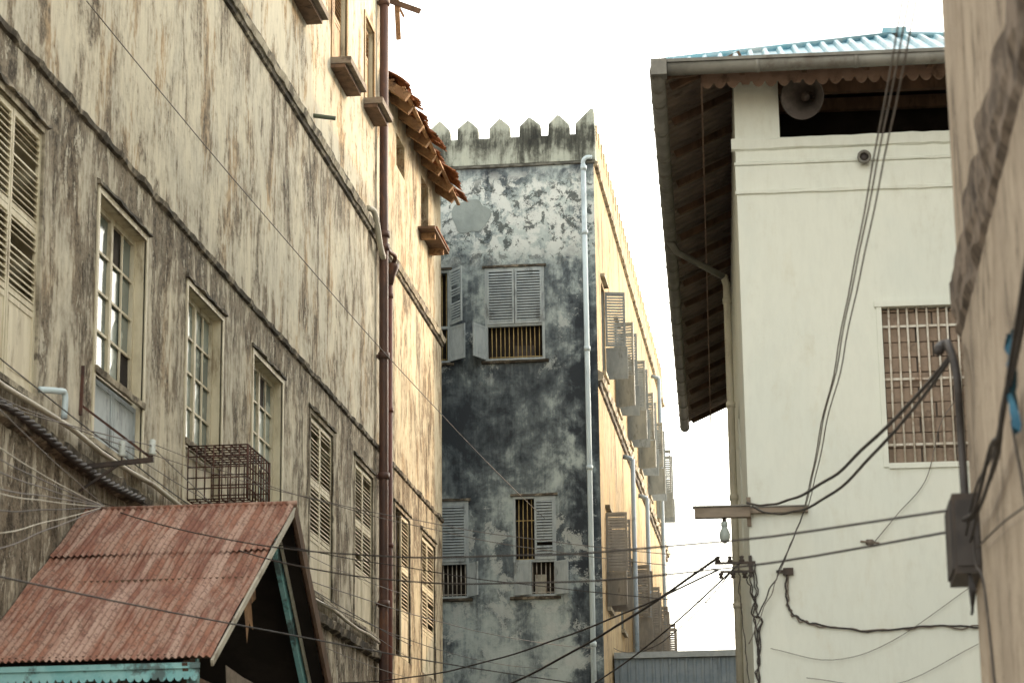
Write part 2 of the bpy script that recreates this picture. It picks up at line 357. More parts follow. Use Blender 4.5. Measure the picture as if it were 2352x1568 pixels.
for i,(a,b,k) in enumerate(win):
    surround(fr,FA,a,b,Z0,Z1,.08,COURSE2 if k=='s' else CREAMW,.02,True,i*7)
    fr.box(FA,a-.14,b+.14,Z0-.09,Z0-.02,-.05,.07,COURSE2)
    mid=(a+b)/2
    if k=='s':
        secs=[(Z0+.03,8.95,'p'),(8.97,9.98,'l'),(9.99,Z1-.03,'l')]
        leaf(fr,FA.p(a+.02,0,-.05),FA.U,(b-a)/2-.025,secs,CREAMW,FA.N,.08)
        leaf(fr,FA.p(mid+.005,0,-.045),FA.U,(b-a)/2-.025,secs,CREAMW,FA.N,.08)
    else:
        d=-.17
        for (u0,u1) in ((a,a+.08),(mid-.05,mid+.05),(b-.08,b)): fr.box(FA,u0,u1,8.98,Z1,d-.05,d+.02,CREAMW)
        fr.box(FA,a,b,8.88,8.98,d-.05,d+.04,CREAMW); fr.box(FA,a+.08,b-.08,Z1-.08,Z1,d-.05,d+.015,CREAMW)
        for (p,q) in ((a+.08,mid-.05),(mid+.05,b-.08)):
            m_=(p+q)/2
            for t in range(4):
                za=8.98+(Z1-.08-8.98)*t/4; zb=8.98+(Z1-.08-8.98)*(t+1)/4
                for (pa,pb) in ((p,m_),(m_,q)):
                    j=R(-.012,.012)
                    fr.add([FA.p(pa,za,d-.03+j),FA.p(pb,za,d-.03-j),FA.p(pb,zb,d-.03-j*.3),FA.p(pa,zb,d-.03+R(-.01,.01))],[(0,1,2,3)],GLASS if R(0,1)<.86 else DARK)
            fr.box(FA,m_-.018,m_+.018,8.98,Z1-.08,d-.018,d+.008,CREAMW)
            for t in range(1,4):
                zz=8.98+(Z1-.08-8.98)*t/4; fr.box(FA,p,q,zz-.018,zz+.018,d-.018,d+.006,CREAMW)
        leaf(fr,FA.p(a+.02,0,-.10),FA.U,(b-a)/2-.03,[(Z0+.02,8.80,'p')],GREYW if i==2 else CREAMW,FA.N)
        leaf(fr,FA.p(mid+.01,0,-.10),FA.U,(b-a)/2-.03,[(Z0+.02,8.80,'p')],GREYW if i==2 else CREAMW,FA.N)
        fr.course(FA,a-.05,b+.05,[(8.80,-.12),(8.80,.04),(8.88,.05),(8.885,-.12)],COURSE2,.1,.01,i,.2)
for (a,b,z0,z1) in top:
    surround(fr,FA,a,b,z0,z1,.09,SHW,.03,False)
    leaf(fr,FA.p(a+.02,0,-.12),FA.U,(b-a)/2-.03,[(z0+.03,z0+1.2,'p'),(z0+1.22,z1-.03,'l')],SHW,FA.N,.09)
    leaf(fr,FA.p((a+b)/2,0,-.12),FA.U,(b-a)/2-.03,[(z0+.03,z0+1.2,'p'),(z0+1.22,z1-.03,'l')],SHW,FA.N,.09)
    fr.box(FA,a-.12,b+.12,z0-.14,z0-.005,-.02,.42,GTIM); fr.box(FA,a-.10,b+.10,z0-.22,z0-.145,0,.30,BROWNW)
for (a,b,z0,z1) in low:
    surround(fr,FA,a,b,z0,z1,.1,CREAMW)
    leaf(fr,FA.p(a+.02,0,-.1),FA.U,(b-a)/2-.02,[(z0,z1-1.2,'p'),(z1-1.18,z1,'l')],CREAMW,FA.N,.1)
    leaf(fr,FA.p((a+b)/2,0,-.1),FA.U,(b-a)/2-.02,[(z0,z1-1.2,'p'),(z1-1.18,z1,'l')],CREAMW,FA.N,.1)
fr.build("windows_and_shutters",A)
rf=MB()
rf.box(FA,14,50.9,24,24.2,-7.3,.5,RUST2)
rf.beam((-8.5,50.95,21.5),(-8.56,50.95,22.75),.11,.05,TANW,V((0,1,0)))
rf.beam((-8.85,50.9,22.5),(-8.0,50.95,22.15),.06,.12,BROWNW)
rf.beam((-8.9,50.95,22.75),(-8.0,51.0,22.55),.09,.08,BROWNW)
rf.beam((-8.8,50.9,22.9),(-8.4,51.1,22.1),.05,.04,TANW)
rf.build("broken_eave_timbers",A)
sv=MB()
sv.tube([FA.p(14+i*1.3,7.80+.03*math.sin(i*1.9)-.0015*i,.09) for i in range(29)],.035,CPIPE)
sv.tube(arc([FA.p(27.2,8.05,.02),FA.p(27.35,8.06,.2),FA.p(27.5,8.05,.25),FA.p(27.5,7.75,.25)]),.04,WPIPE)
sv.tube([FA.p(43.4,17.1,-.05),FA.p(43.45,17.03,.42)],.045,simple("greened_copper",(.08,.10,.08),(.12,.14,.10),5))
sv.tube(arc([FA.p(49.2,17.0,.02),FA.p(49.4,16.97,.12),FA.p(49.65,16.7,.15),FA.p(49.95,16.35,.16),FA.p(50.35,16.2,.16)]),.065,CPIPE,10)
sv.build("conduit_and_spouts",A)
tw=MB()
for k in range(3):
    pts=[]
    for i in range(120):
        t=i/119; p=V((-8.78,24.5,7.5)).lerp(V((-8.72,31.3,7.4)),t); p.z+=.05*math.sin(t*7)
        q=t*70+k*2.09; pts.append(p+V((math.cos(q)*.03,0,math.sin(q)*.03)))
    tw.tube(pts,.026,CABLE,6)
tw.build("twisted_service_cable",A)

cg=MB(); y0,y1,n0,n1,z0,z1=34.3,35.75,.02,.92,7.98,8.78
def rod(a,b,r=.011,m=RUSTI): cg.tube([a,b],r,m,5)
for z in [z0+(z1-z0)*i/5 for i in range(6)]:
    rod(FA.p(y0,z,n0),FA.p(y0,z,n1));rod(FA.p(y1,z,n0),FA.p(y1,z,n1));rod(FA.p(y0,z,n1),FA.p(y1,z,n1))
for i in range(8):
    n=n0+(n1-n0)*i/7; rod(FA.p(y0,z0,n),FA.p(y0,z1,n)); rod(FA.p(y1,z0,n),FA.p(y1,z1,n)); rod(FA.p(y0,z1,n),FA.p(y1,z1,n)); rod(FA.p(y0,z0,n),FA.p(y1,z0,n))
for i in range(9):
    y=y0+(y1-y0)*i/8; rod(FA.p(y,z0,n1),FA.p(y,z1,n1)); rod(FA.p(y,z1,n0),FA.p(y,z1,n1)); rod(FA.p(y,z0,n0),FA.p(y,z0,n1))
for (y,n) in ((y0,n1),(y1,n1)): rod(FA.p(y,z0,n),FA.p(y,z1,n),.022)
cg.build("iron_window_cage")

# ------------------------------------------------------------------ building B (ruined eaves)
B=empty("stone_building_with_rusted_eaves")
FBf=Fr((-8.9,0,0),(0,1,0),(1,0,0))
wb=[(52.75,54.85,'o'),(56.6,58.7,'s')]
hb=[(a,b,Z0-.1,Z1-.1) for a,b,k in wb]+[(53.0,54.2,19.2,20.0),(56.7,57.9,18.75,20.15)]
w=MB(); w.wall(FBf,50.803,60,0,20.75,hb,.55,MB_,MB_,DARK)
w.quad(V((-8.9,60,0)),V((-16,60,0)),V((-16,60,20.75)),V((-8.9,60,20.75)),MB_)
w.quad(V((-8.9,50.803,20.75)),V((-16,50.803,20.75)),V((-16,60,20.75)),V((-8.9,60,20.75)),MB_)
w.quad(V((-16,50.803,0)),V((-16,60,0)),V((-16,60,20.75)),V((-16,50.803,20.75)),MB_)
w.build("walls",B)
c=MB()
c.course(FBf,50.9,60,[(11.93,0),(11.95,.045),(12.02,.06),(12.06,0)],COURSE,.15,.02,11,.7)
c.course(FBf,50.9,60.02,[(16.52,0),(16.54,.05),(16.60,.07),(16.61,.03)],COURSE,.2,.012,12,.3)
c.course(FBf,50.9,60.02,[(16.612,0),(16.615,.10),(16.74,.13),(16.76,.06),(16.80,0)],COURSE2,.2,.012,13,.3)
c.course(FBf,50.9,60.02,[(16.801,0),(16.81,.05),(16.90,.045),(16.93,0)],COURSE,.2,.015,15,.4)
c.build("string_courses",B)
fr=MB()
for i,(a,b,k) in enumerate(wb):
    surround(fr,FBf,a,b,Z0-.1,Z1-.1,.08,COURSE2,.02,True,50+i*7)
    secs=[(Z0-.07,8.85,'p'),(8.87,9.88,'l'),(9.89,Z1-.13,'l')]
    mid=(a+b)/2
    if k=='s': leaf(fr,FBf.p(a+.02,0,-.05),FBf.U,(b-a)/2-.025,secs,CREAMW,FBf.N,.085)
    leaf(fr,FBf.p(mid+.005,0,-.045),FBf.U,(b-a)/2-.025,secs,CREAMW,FBf.N,.085)
    if k=='o':
        for j in range(7): fr.tube([FBf.p(a+.15*j+.1,Z0-.1,-.12),FBf.p(a+.15*j+.1,Z1-.1,-.12)],.012,IRON,5)
fr.box(FBf,56.2,58.6,18.60,18.66,-.1,.42,BROWNW); fr.box(FBf,56.6,56.72,18.45,18.6,0,.36,TANW); fr.box(FBf,58.0,58.12,18.45,18.6,0,.36,TANW)
fr.box(FBf,56.4,58.5,18.662,18.70,.1,.45,RUST2)
fr.build("shutters_and_sill",B)
ev=MB()
sl=V((.80,0,-.60)).normalized(); evn=V((.6,0,.8))
for i in range(8):
    y=51.0+i*1.16
    a2=V((-9.5,y,21.02)); ln=1.42+R(-.08,.10)
    ev.beam(a2,a2+sl*ln,.15,.20,TANW)
for t in (.75,1.08,1.4):
    p=V((-9.5,50.9,21.17))+sl*t; q=V((-9.5,59.7,21.10))+sl*t
    ev.beam(p+V((0,0,0)),q+V((0,0,.0)),.08,.05,TANW)
for i in range(12):
    for lay in (0,1):
        y=50.8+i*.76+lay*.3
        o=V((-9.5+R(-.03,.03),y,21.25+lay*.06+R(-.05,.07))); W=.80
        corr(ev,o,(0,1,R(-.06,.06)),sl+V((0,0,R(-.07,.07))),W,1.62-lay*.3+R(-.15,.15),.085,.022,evn,RUST2,'sin',9,.10,i*3+lay,jag=.38)
ev.build("rusted_eaves_roof",B)
rp=MB()
corr(rp,V((-16,50.85,21.3)),(0,1,0),(1,0,0),8.9,6.55,.2,.02,(0,0,1),RUST2,'sin',3)
rp.build("roof_sheets",B)

dp=MB()
dp.tube([V((-8.74,50.42,0)),V((-8.74,50.42,8)),V((-8.745,50.42,16)),V((-8.74,50.42,23.9))],.10,PIPEM,14)
for z in (3.2,5.9,8.6,11.35,14.0,16.45,16.75,19.5,22.2):
    dp.tube([V((-8.74,50.42,z-.07)),V((-8.74,50.42,z+.07))],.128,PIPEM,14)
    dp.box(FA,50.36,50.48,z-.03,z+.03,-.02,.1,PIPEM)
dp.build("iron_drain_pipe")
dp=MB()
dp.tube([V((-8.77,51.35,0)),V((-8.77,51.35,8)),V((-8.77,51.35,16.0))],.062,PIPER,12)
for z in (4,7,10,13,15.6): dp.tube([V((-8.77,51.35,z-.05)),V((-8.77,51.35,z+.05))],.08,PIPER,12)
dp.tube([V((-8.77,51.35,15.85)),V((-8.75,51.35,16.05)),V((-8.72,51.35,16.25)),V((-8.72,51.35,16.32))],[.07,.10,.15,.16],PIPEM,14)
dp.tube(arc([V((-8.72,51.35,16.3)),V((-8.62,51.2,16.45)),V((-8.7,50.9,16.5)),V((-8.74,50.5,16.5))]),.05,PIPEM,10)
dp.build("iron_drain_pipe")

# ------------------------------------------------------------------ crenellated building C
C=empty("crenellated_stone_building")
FC=Fr((0,62,0),(1,0,0),(0,-1,0)); XC=-5.02; XL=-16
FS=Fr((XC,62,0),(0,1,0),(1,0,0))
hc=[(-8.01,-6.41,16.6,19.15),(-10.2,-8.95,16.6,19.12),(-7.32,-6.20,10.3,12.92),(-10.0,-8.5,10.3,12.85),(-7.3,-6.1,4,6.4)]
w=MB(); w.wall(FC,XL,XC,0,22.05,hc,.45,MC,MC,DARK)
PATCH=cloud_mat("grey_patch_render",[(0,(.36,.40,.38)),(.5,(.27,.31,.30)),(1,(.18,.21,.20))],[(0,.5),(24,.5)],24,(1,1,.5,.3),2,.6,speck=.1)
vs=[]
for i in range(36):
    q=i*math.pi/18; e=noise.noise(V((math.cos(q)*1.6,math.sin(q)*1.6,4)))
    vs.append(FC.p(-8.42+.50*math.cos(q)*(1+.35*e),20.72+(.40 if math.sin(q)>0 else .62)*math.sin(q)*(1+.3*e),.012))
w.add(vs,[tuple(range(36))],PATCH)
w.build("front_wall",C)
w=MB()
SW=[1.6+4.75*i for i in range(6)]
hs=[(u,u+1.15,16.6,19.1) for u in SW]+[(u+.0,u+1.15,10.2,12.7) for u in SW]
w.wall(FS,0,31,0,22.05,hs,.45,MCS,MCS,DARK)
w.quad(V((XL,62,0)),V((XL,93,0)),V((XL,93,22)),V((XL,62,22)),MCS)
w.quad(V((XL,93,0)),V((XC,93,0)),V((XC,93,22)),V((XL,93,22)),MCS)
w.quad(V((XL,62,22.04)),V((XC,62,22.04)),V((XC,93,22.04)),V((XL,93,22.04)),MC)
w.build("side_walls",C)
def merlons(mb,F,edges,z0,zb,th,mat,nf):
    for (u0,u1,zs0,zs1,za,ua) in edges:
        j=[R(-.025,.025) for _ in range(6)]
        P=[(u0+j[0],zb),(u1+j[1],zb),(u1+j[1]*.5-.01,zs1+j[2]),(ua+.05+j[5],za+j[3]-.03),(ua-.02+j[5],za+j[3]),(u0+.01+j[0]*.5,zs0+j[4])]
        vs=[F.p(u,z,nf) for u,z in P]+[F.p(u,z,nf-th) for u,z in P]; n=6
        fs=[tuple(range(n)),tuple(range(2*n-1,n-1,-1))]+[(i,(i+1)%n,n+(i+1)%n,n+i) for i in range(n)]
        mb.add(vs,fs,mat)
pp=MB()
pp.box(FC,XL,XC+.05,22.05,22.8,-.35,.05,MCP)
ed=[(-5.50,-4.97,23.12,23.42,23.5,-5.06)]
cx=[-5.93,-6.73,-7.56,-8.43,-9.22,-10.05,-10.9,-11.7]
for x in cx: ed.append((x-.29,x+.29,23.1,23.1,23.36,x))
merlons(pp,FC,ed,22.8,22.797,.3,MCP,.047)
pp.course(FC,XL,XC+.03,[(21.96,0),(21.97,.045),(22.0,.05),(22.05,.03)],DLINE,.2,.012,31,.3)
pp.build("front_parapet",C)
pp=MB()
pp.box(FS,-.0,31,22.05,22.78,-.35,.047,MCS)
ed=[]
u=.95
while u<30.5: ed.append((u-.27,u+.27,23.12,23.12,23.38,u)); u+=.84
merlons(pp,FS,ed,22.78,22.777,.3,MCS,.044)
pp.course(FS,0.1,31,[(21.93,0),(21.95,.09),(22.03,.11),(22.07,.04)],COURSE2,.3,.01,33,.3)
pp.course(FS,0.,31,[(15.95,0),(15.98,.12),(16.12,.16),(16.2,.06),(16.25,0)],COURSE2,.3,.02,34,.4)
pp.course(FS,0.,31,[(15.80,0),(15.82,.06),(15.93,.07),(15.95,0)],COURSE,.3,.02,35,.4)
pp.box(Fr((0,63,0),(1,0,0),(0,-1,0)),-9.3,-8.62,22.1,23.0,-1,0,simple("pink_roof_block",(.4,.25,.23),(.36,.21,.2)))
pp.build("side_parapet",C)
cw=MB()
def wframe(a,b,z0,z1,zt,wd=.07,mat=GREYW):
    for (p,q) in ((a,a+wd),(b-wd,b)): cw.box(FC,p,q,z0,z1,-.10,.015,mat)
    cw.box(FC,a+wd,b-wd,z1-wd,z1,-.10,.013,mat); cw.box(FC,a+wd,b-wd,z0,z0+.05,-.10,.013,mat); cw.box(FC,a+wd,b-wd,zt-.035,zt+.035,-.10,.011,mat)
    cw.course(FC,a-.1,b+.1,[(z0-.09,0),(z0-.08,.08),(z0-.02,.09),(z0,.0)],COURSE,.1,.015,a,.3)
    cw.course(FC,a-.06,b+.06,[(z1,0),(z1+.005,.06),(z1+.06,.05),(z1+.08,0)],COURSE,.1,.012,a+3,.3)
def bars(a,b,z0,z1,sp=.115,mat=YBAR):
    u=a+sp*.6
    while u<b: cw.tube([FC.p(u,z0,-.13),FC.p(u+R(-.01,.01),z1,-.13)],.013,mat,5); u+=sp
    for z in (z0+.06,): cw.tube([FC.p(a,z,-.13),FC.p(b,z,-.13)],.012,mat,5)
a,b,z0,z1=-8.01,-6.41,16.6,19.15; zt=17.56
wframe(a,b,z0,z1,zt)
leaf(cw,FC.p(a+.06,0,.03),FC.U,.73,[(zt+.03,z1-.05,'l')],GREYW,FC.N,.075)
leaf(cw,FC.p(a+.81,0,.032),FC.U,.73,[(zt+.03,z1-.05,'l')],GREYW,FC.N,.075)
bars(a+.1,b-.07,z0+.05,zt)
leaf(cw,FC.p(a+.02,0,.04),V((-.42,-.9,0)),.62,[(z0+.02,zt-.03,'p')],GREYW)
cw.box(FC,-7.3,-6.7,16.65,17.05,-.34,-.28,IRON); cw.box(FC,-7.22,-6.78,16.72,16.98,-.28,-.275,IRON)
a,b=-10.2,-8.95; wframe(a,b,z0,z1,zt)
leaf(cw,FC.p(b,0,.03),V((.62,-.78,0)),.62,[(zt+.05,z1-.03,'l')],GREYW,None,.075)
leaf(cw,FC.p(b,0,.03),V((.75,-.66,0)),.6,[(z0+.02,zt,'p')],GREYW)
leaf(cw,FC.p(a+.05,0,-.03),FC.U,.56,[(zt+.03,z1-.05,'l')],GREYW,FC.N,.075)
bars(a+.6,b-.07,z0+.05,z1)
a,b,z0,z1=-7.32,-6.20,10.3,12.92; zt=11.22
wframe(a,b,z0,z1,zt,.06)
bars(a+.06,a+.57,zt,z1); cw.tube([FC.p(a+.06,12.3,-.13),FC.p(a+.57,12.3,-.13)],.012,YBAR,5)
leaf(cw,FC.p(a+.56,0,.025),FC.U,.52,[(zt+.03,z1-.06,'l')],GREYW,FC.N,.075)
bars(a+.06,b-.06,z0+.05,zt,.115,WBAR)
cw.box(FC,-6.8,-6.5,10.4,10.9,-.36,-.3,CPIPE)
leaf(cw,FC.p(a+.02,0,.04),V((.93,-.36,0)),.5,[(z0+.02,zt-.03,'p')],GREYW)
leaf(cw,FC.p(b-.02,0,.04),V((.82,-.57,0)),.42,[(z0+.02,zt-.03,'p')],GREYW)
a,b,z0,z1=-10.0,-8.5,10.3,12.85; wframe(a,b,z0,z1,zt,.06)
leaf(cw,FC.p(a+.06,0,.025),FC.U,.68,[(zt+.03,z1-.06,'l')],GREYW,FC.N,.075)
leaf(cw,FC.p(a+.76,0,.027),FC.U,.68,[(zt+.03,z1-.06,'l')],GREYW,FC.N,.075)
bars(a+.06,b-.06,z0+.05,zt,.115,WBAR)
leaf(cw,FC.p(b-.02,0,.04),V((.62,-.78,0)),.5,[(z0+.02,zt-.03,'p')],GREYW)
cw.build("front_windows",C)
cs=MB()
for i,u in enumerate(SW):
    for row,(z0,z1) in enumerate(((16.6,19.1),(10.2,12.7))):
        zt=z0+.92
        for (uh,side) in ((u,0),(u+1.15,1)):
            if i==0 and row==0 and side==0: continue
            if row==1 and (i in (1,) ): continue
            sgn=-1 if side==0 else 1
            d1=V((1,sgn*R(-.0,.35),0)); d2=V((1,sgn*R(.0,.5),0))
            leaf(cs,FS.p(uh,0,.01),d1,.56,[(zt+.02,z1,'l')],SGREYW if row==0 else WARMW,None,.08)
            leaf(cs,FS.p(uh,0,.01),d2,.60,[(z0+.0,zt-.02,'p')],SGREYW if row==0 else WARMW)
        cs.box(FS,u-.08,u+1.23,z0-.12,z0-.02,0,.1,COURSE2)
        cs.box(FS,u,u+.06,z0,z1,-.1,-.03,SGREYW);cs.box(FS,u+1.09,u+1.15,z0,z1,-.1,-.03,SGREYW)
        cs.box(FS,u-.1,u+1.25,z1+.12,z1+.2,0,.12,COURSE2)
cs.build("side_shutters",C)
dpp=MB()
dpp.tube([FC.p(-5.29,21.9,.12),FC.p(-5.28,14,.12),FC.p(-5.28,0,.12)],.072,WPIPE,12)
for z in (3,6,9,13.6,16.8,20,21.8): dpp.tube([FC.p(-5.28,z-.06,.12),FC.p(-5.28,z+.06,.12)],.09,WPIPE,12)
dpp.tube(arc([FC.p(-5.29,21.85,.12),FC.p(-5.29,22.0,.12),FC.p(-5.2,22.1,.1),FC.p(-5.05,22.1,.1)],4),.06,WPIPE,10)
dpp.build("pvc_drain_pipe")
dpp=MB()
for u,zt in ((8.6,15.5),(15.2,15.5),(24,21.5)):
    dpp.tube([FS.p(u,zt,.28),FS.p(u,0,.28)],.07,ANNEX,10); dpp.tube([FS.p(u,zt,.28),FS.p(u,zt+.1,.0)],.07,ANNEX,10)
dpp.build("side_drain_pipes",C)

an=MB(); FN=Fr((-4.98,65.0,0),(1,0,0),(0,-1,0))
an.box(FN,0,5.5,0,9.0,-3,-.05,MF)
corr(an,FN.p(0,0,0),(1,0,0),(0,0,1),5.5,8.95,.22,.035,(0,-1,0),ANNEX,'trap',2)
an.box(FN,-.0,5.5,8.96,9.12,-3,.12,simple("annex_edge",(.42,.47,.49),(.36,.41,.43)))
an.build("metal_clad_annex")

# ------------------------------------------------------------------ white house D
D=empty("white_plaster_house")
al=math.radians(2.0); UD=V((math.cos(al),math.sin(al),0)); VD=V((-math.sin(al),math.cos(al),0))
P=V((-.55,28.5,0))
FD=Fr(P,UD,-VD)
FDS=Fr(P,VD,-UD)
w=MB()
hd=[(1.68,3.35,7.07,8.98),(1.4,2.9,2.2,4.0)]
w.wall(FD,0,4.5,0,11.15,hd,.14,MD,MD,MORT)
w.wall(FDS,0,19.5,0,12.2,[(5,6.3,7,9),(11,12.3,7,9)],.3,MD,MD,DARK)
w.box(FD,0.002,.55,11.15,12.2,-.5,-.002,MD)
w.box(FD,3.95,4.5,11.15,12.2,-.5,-.002,MD)
w.quad(FD.p(4.5,0,0),FD.p(4.5,0,-19.5),FD.p(4.5,12.2,-19.5),FD.p(4.5,12.2,0),MD)
w.quad(FD.p(0,0,-19.5),FD.p(4.5,0,-19.5),FD.p(4.5,12.2,-19.5),FD.p(0,12.2,-19.5),MD)
w.quad(FD.p(0,11.1,0),FD.p(4.5,11.1,0),FD.p(4.5,11.1,-19.5),FD.p(0,11.1,-19.5),MD)
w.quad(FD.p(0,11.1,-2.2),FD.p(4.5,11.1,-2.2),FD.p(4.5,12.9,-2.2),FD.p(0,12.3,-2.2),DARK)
w.build("walls",D)
c=MB()
c.course(FD,-.05,4.5,[(11.02,0),(11.04,.04),(11.14,.055),(11.17,.05),(11.175,-.02)],MD,.12,.016,41,.2)
c.course(FD,-.02,4.5,[(10.83,0),(10.835,.035),(10.86,.04),(10.88,0)],MD,.15,.006,42,.2)
c.course(FD,-.02,4.5,[(10.46,0),(10.465,.03),(10.50,.035),(10.51,0)],MD,.15,.008,43,.2)
c.course(FD,-.01,4.5,[(10.505,0),(10.507,.012),(10.828,.012),(10.829,0)],MD,.3,.002,44,.0)
c.tube([FD.p(1.56,10.86,-.1),FD.p(1.56,10.85,.10)],.06,IRON,12); c.lathe(FD.p(1.56,10.855,.08),FD.N,[(0,.06),(0,.085),(.05,.085),(.05,.055),(-.02,.05)],GUTM,14)
c.build("mouldings",D)
wn=MB()
z=7.08; r_=0
while z<8.95:
    h=.185; u=1.69-(r_%2)*.2
    while u<3.33:
        u0=max(u,1.69);u1=min(u+.39,3.34)
        if u1-u0>.05: wn.box(FD,u0+.006,u1-.006,z+.006,min(z+h,8.97)-.006,-.139,-.095+R(-.008,.008),BLOCK)
        u+=.4
    z+=h; r_+=1
for (a,b,c0,d) in ((1.62,1.68,7.02,9.04),(3.35,3.41,7.02,9.04)): wn.box(FD,a,b,c0,d,-.02,.025,MD)
wn.box(FD,1.6,3.42,8.98,9.05,-.02,.04,MD); wn.box(FD,1.68,3.35,7.0,7.065,-.1,.03,MD)
u=1.76; 
while u<3.3: wn.tube([FD.p(u,7.07,-.04),FD.p(u+R(-.012,.012),8.97,-.04)],.014,WBAR,6); u+=.118
for zz in (7.3,8.1,8.75): wn.box(FD,1.68,3.35,zz-.014,zz+.014,-.062,-.054,WBAR)
wn.build("barred_window",D)
ru=2.2; ov=.82; SL=.45; ze=11.86
def cornerp(u,v,z): return P+UD*u+VD*v+ZZ*z
rf=MB()
slopeF=(VD+ZZ*SL); nF=(-VD*SL+ZZ)
kf=math.sqrt(1+SL*SL)
wF=2*(ru+ov)
for off,mt,am in ((.0,SHEETB,.05),(-.03,SHEETU,.03)):
    corr(rf,cornerp(-ov-.05,-ov-.05,ze+off+.03),UD,slopeF,wF,wF*.5*kf,.19,am,nF,mt,'trap',5,lmax=lambda x:min(x,wF-x)*kf+.02)
    corr(rf,cornerp(-ov-.05,-ov-.05,ze+off+.03),VD,(UD+ZZ*SL),20.9,(ru+ov)*kf,.19,am,(-UD*SL+ZZ),mt,'trap',3,lmax=lambda x:min(x,wF*.5)*kf+.02)
    corr(rf,cornerp(2*ru+ov,-ov-.05,ze+off+.03),VD,(-UD+ZZ*SL),20.9,(ru+ov)*kf,.19,am,(UD*SL+ZZ),mt,'trap',3,lmax=lambda x:min(x,wF*.5)*kf+.02)
ap=cornerp(ru,ru,ze+.03+(ru+ov)*SL+.05)
rf.tube([cornerp(-ov,-ov,ze+.07),ap],.05,SHEETB,8); rf.tube([cornerp(2*ru+ov,-ov,ze+.07),ap],.05,SHEETB,8)
rf.tube([ap,cornerp(ru,20,ap.z)],.08,SHEETB,8)
rf.ob(cornerp(ru,ru,ap.z+.03),UD*.16,VD*.1,ZZ*.04,SHEETB)
rf.build("hipped_metal_roof",D)
ra=MB()
def rz(t): return ze-.07+t*SL
for i in range(16):
    v=-.3+i*1.32
    ra.beam(cornerp(-ov+.05,v,rz(.05)-.03),cornerp(0.1,v,rz(ov+.1)-.03),.06,.09,BROWNW)
for i in range(7):
    u=.1+i*.75
    ra.beam(cornerp(u,-ov+.05,rz(.05)-.03),cornerp(u,2.0,rz(ov+2.)-.03),.06,.10,BROWNW)
ra.beam(cornerp(-ov+.02,-ov+.02,rz(.02)-.03),cornerp(ru,ru,rz(ru+ov)-.03),.07,.12,BROWNW)
ra.beam(cornerp(.0,.3,11.92),cornerp(4.5,.3,11.92),.1,.16,BROWNW)
ra.beam(cornerp(.3,1.5,12.1),cornerp(4.5,1.5,12.1),.1,.16,BROWNW)
def scallop(mb,F,u0,u1,z0,z1,n,mat,pitch=.17,dr=.07,th=.02):
    k=int((u1-u0)/pitch); per=8; top=[];bot=[]
    for i in range(k*per+1):
        u=u0+(u1-u0)*i/(k*per); ph=(i%per)/per
        d=dr*abs(math.sin(math.pi*ph))**.7 if (i//per)%4!=3 else dr*.55*(1 if .2<ph<.8 else .2)
        top.append((u,z1)); bot.append((u,z0-d))
    for s in (n,n-th):
        vs=[F.p(u,z,s) for u,z in top]+[F.p(u,z,s) for u,z in bot]; m=len(top)
        mb.add(vs,[(i,i+1,m+i+1,m+i) for i in range(m-1)],mat)
    vs=[F.p(u,z,n) for u,z in bot]+[F.p(u,z,n-th) for u,z in bot]; m=len(bot)
    mb.add(vs,[(i,i+1,m+i+1,m+i) for i in range(m-1)],mat)
scallop(ra,FD,-.40,4.9,11.77,11.98,.46,FASC,.155,.08)
ra.box(FDS,-.46,20.2,11.77,11.98,.38,.40,FASC)
ra.build("eave_timbers",D)
gt=MB()
def gut(a,b,r,j):
    gt.tube([a,b],r,GUTM,12); L=(b-a).length; d=(b-a).normalized(); t=j
    while t<L: gt.tube([a+d*(t-.03),a+d*(t+.03)],r*1.08,GUTM,12); t+=j
gut(cornerp(-ov-.08,-ov-.08,11.80),cornerp(2*ru+ov,-ov-.08,11.83),.085,1.18)
gut(cornerp(-ov-.10,-ov-.1,11.78),cornerp(-ov-.10,20.1,11.78),.095,1.1)
gt.ob(cornerp(-.9,-.92,11.80),UD*.095,VD*.095,ZZ*.10,GUTM)
gt.box(FD,-.92,5.2,11.86,11.9,ov+.10,ov+.17,GUTM)
gt.tube([cornerp(-.92,6.2,11.7),cornerp(-.82,6.35,11.58),cornerp(-.14,6.9,11.32)],.055,GUTM,10)
gt.tube([cornerp(-.14,6.9,11.34),cornerp(-.10,6.9,11.2),cornerp(-.10,6.9,0)],.055,CPIPE,12)
for z in (10.9,9.3,7.9,6.3,4.9): gt.tube([cornerp(-.10,6.9,z),cornerp(-.10,6.9,z+.08)],.068,CPIPE,12)
gt.build("gutters_and_downpipe",D)

ls=MB()
cc=cornerp(.88,-.16,11.64); ax=(V((-.35,-.85,-.25))).normalized()
ls.lathe(cc,ax,[(-.38,.0),(-.38,.05),(-.30,.06),(-.22,.07),(-.1,.10),(0,.15),(.07,.21),(.11,.27),(.12,.285),(.10,.265),(.04,.20),(-.04,.13),(-.14,.07),(-.2,.05),(-.2,0)],MUSH,28)
ls.lathe(cc,ax,[(-.2,.03),(-.02,.035),(-.0,.06),(.03,.055),(.05,.0)],IRON,14)
ls.beam(cc-ax*.15+ZZ*.05,cc-ax*.15+ZZ*.38,.04,.04,IRON,V((0,1,0)))
ls.beam(cc-ax*.15-UD*.12,cc-ax*.15+UD*.12,.03,.03,IRON)
ls.build("loudspeaker")

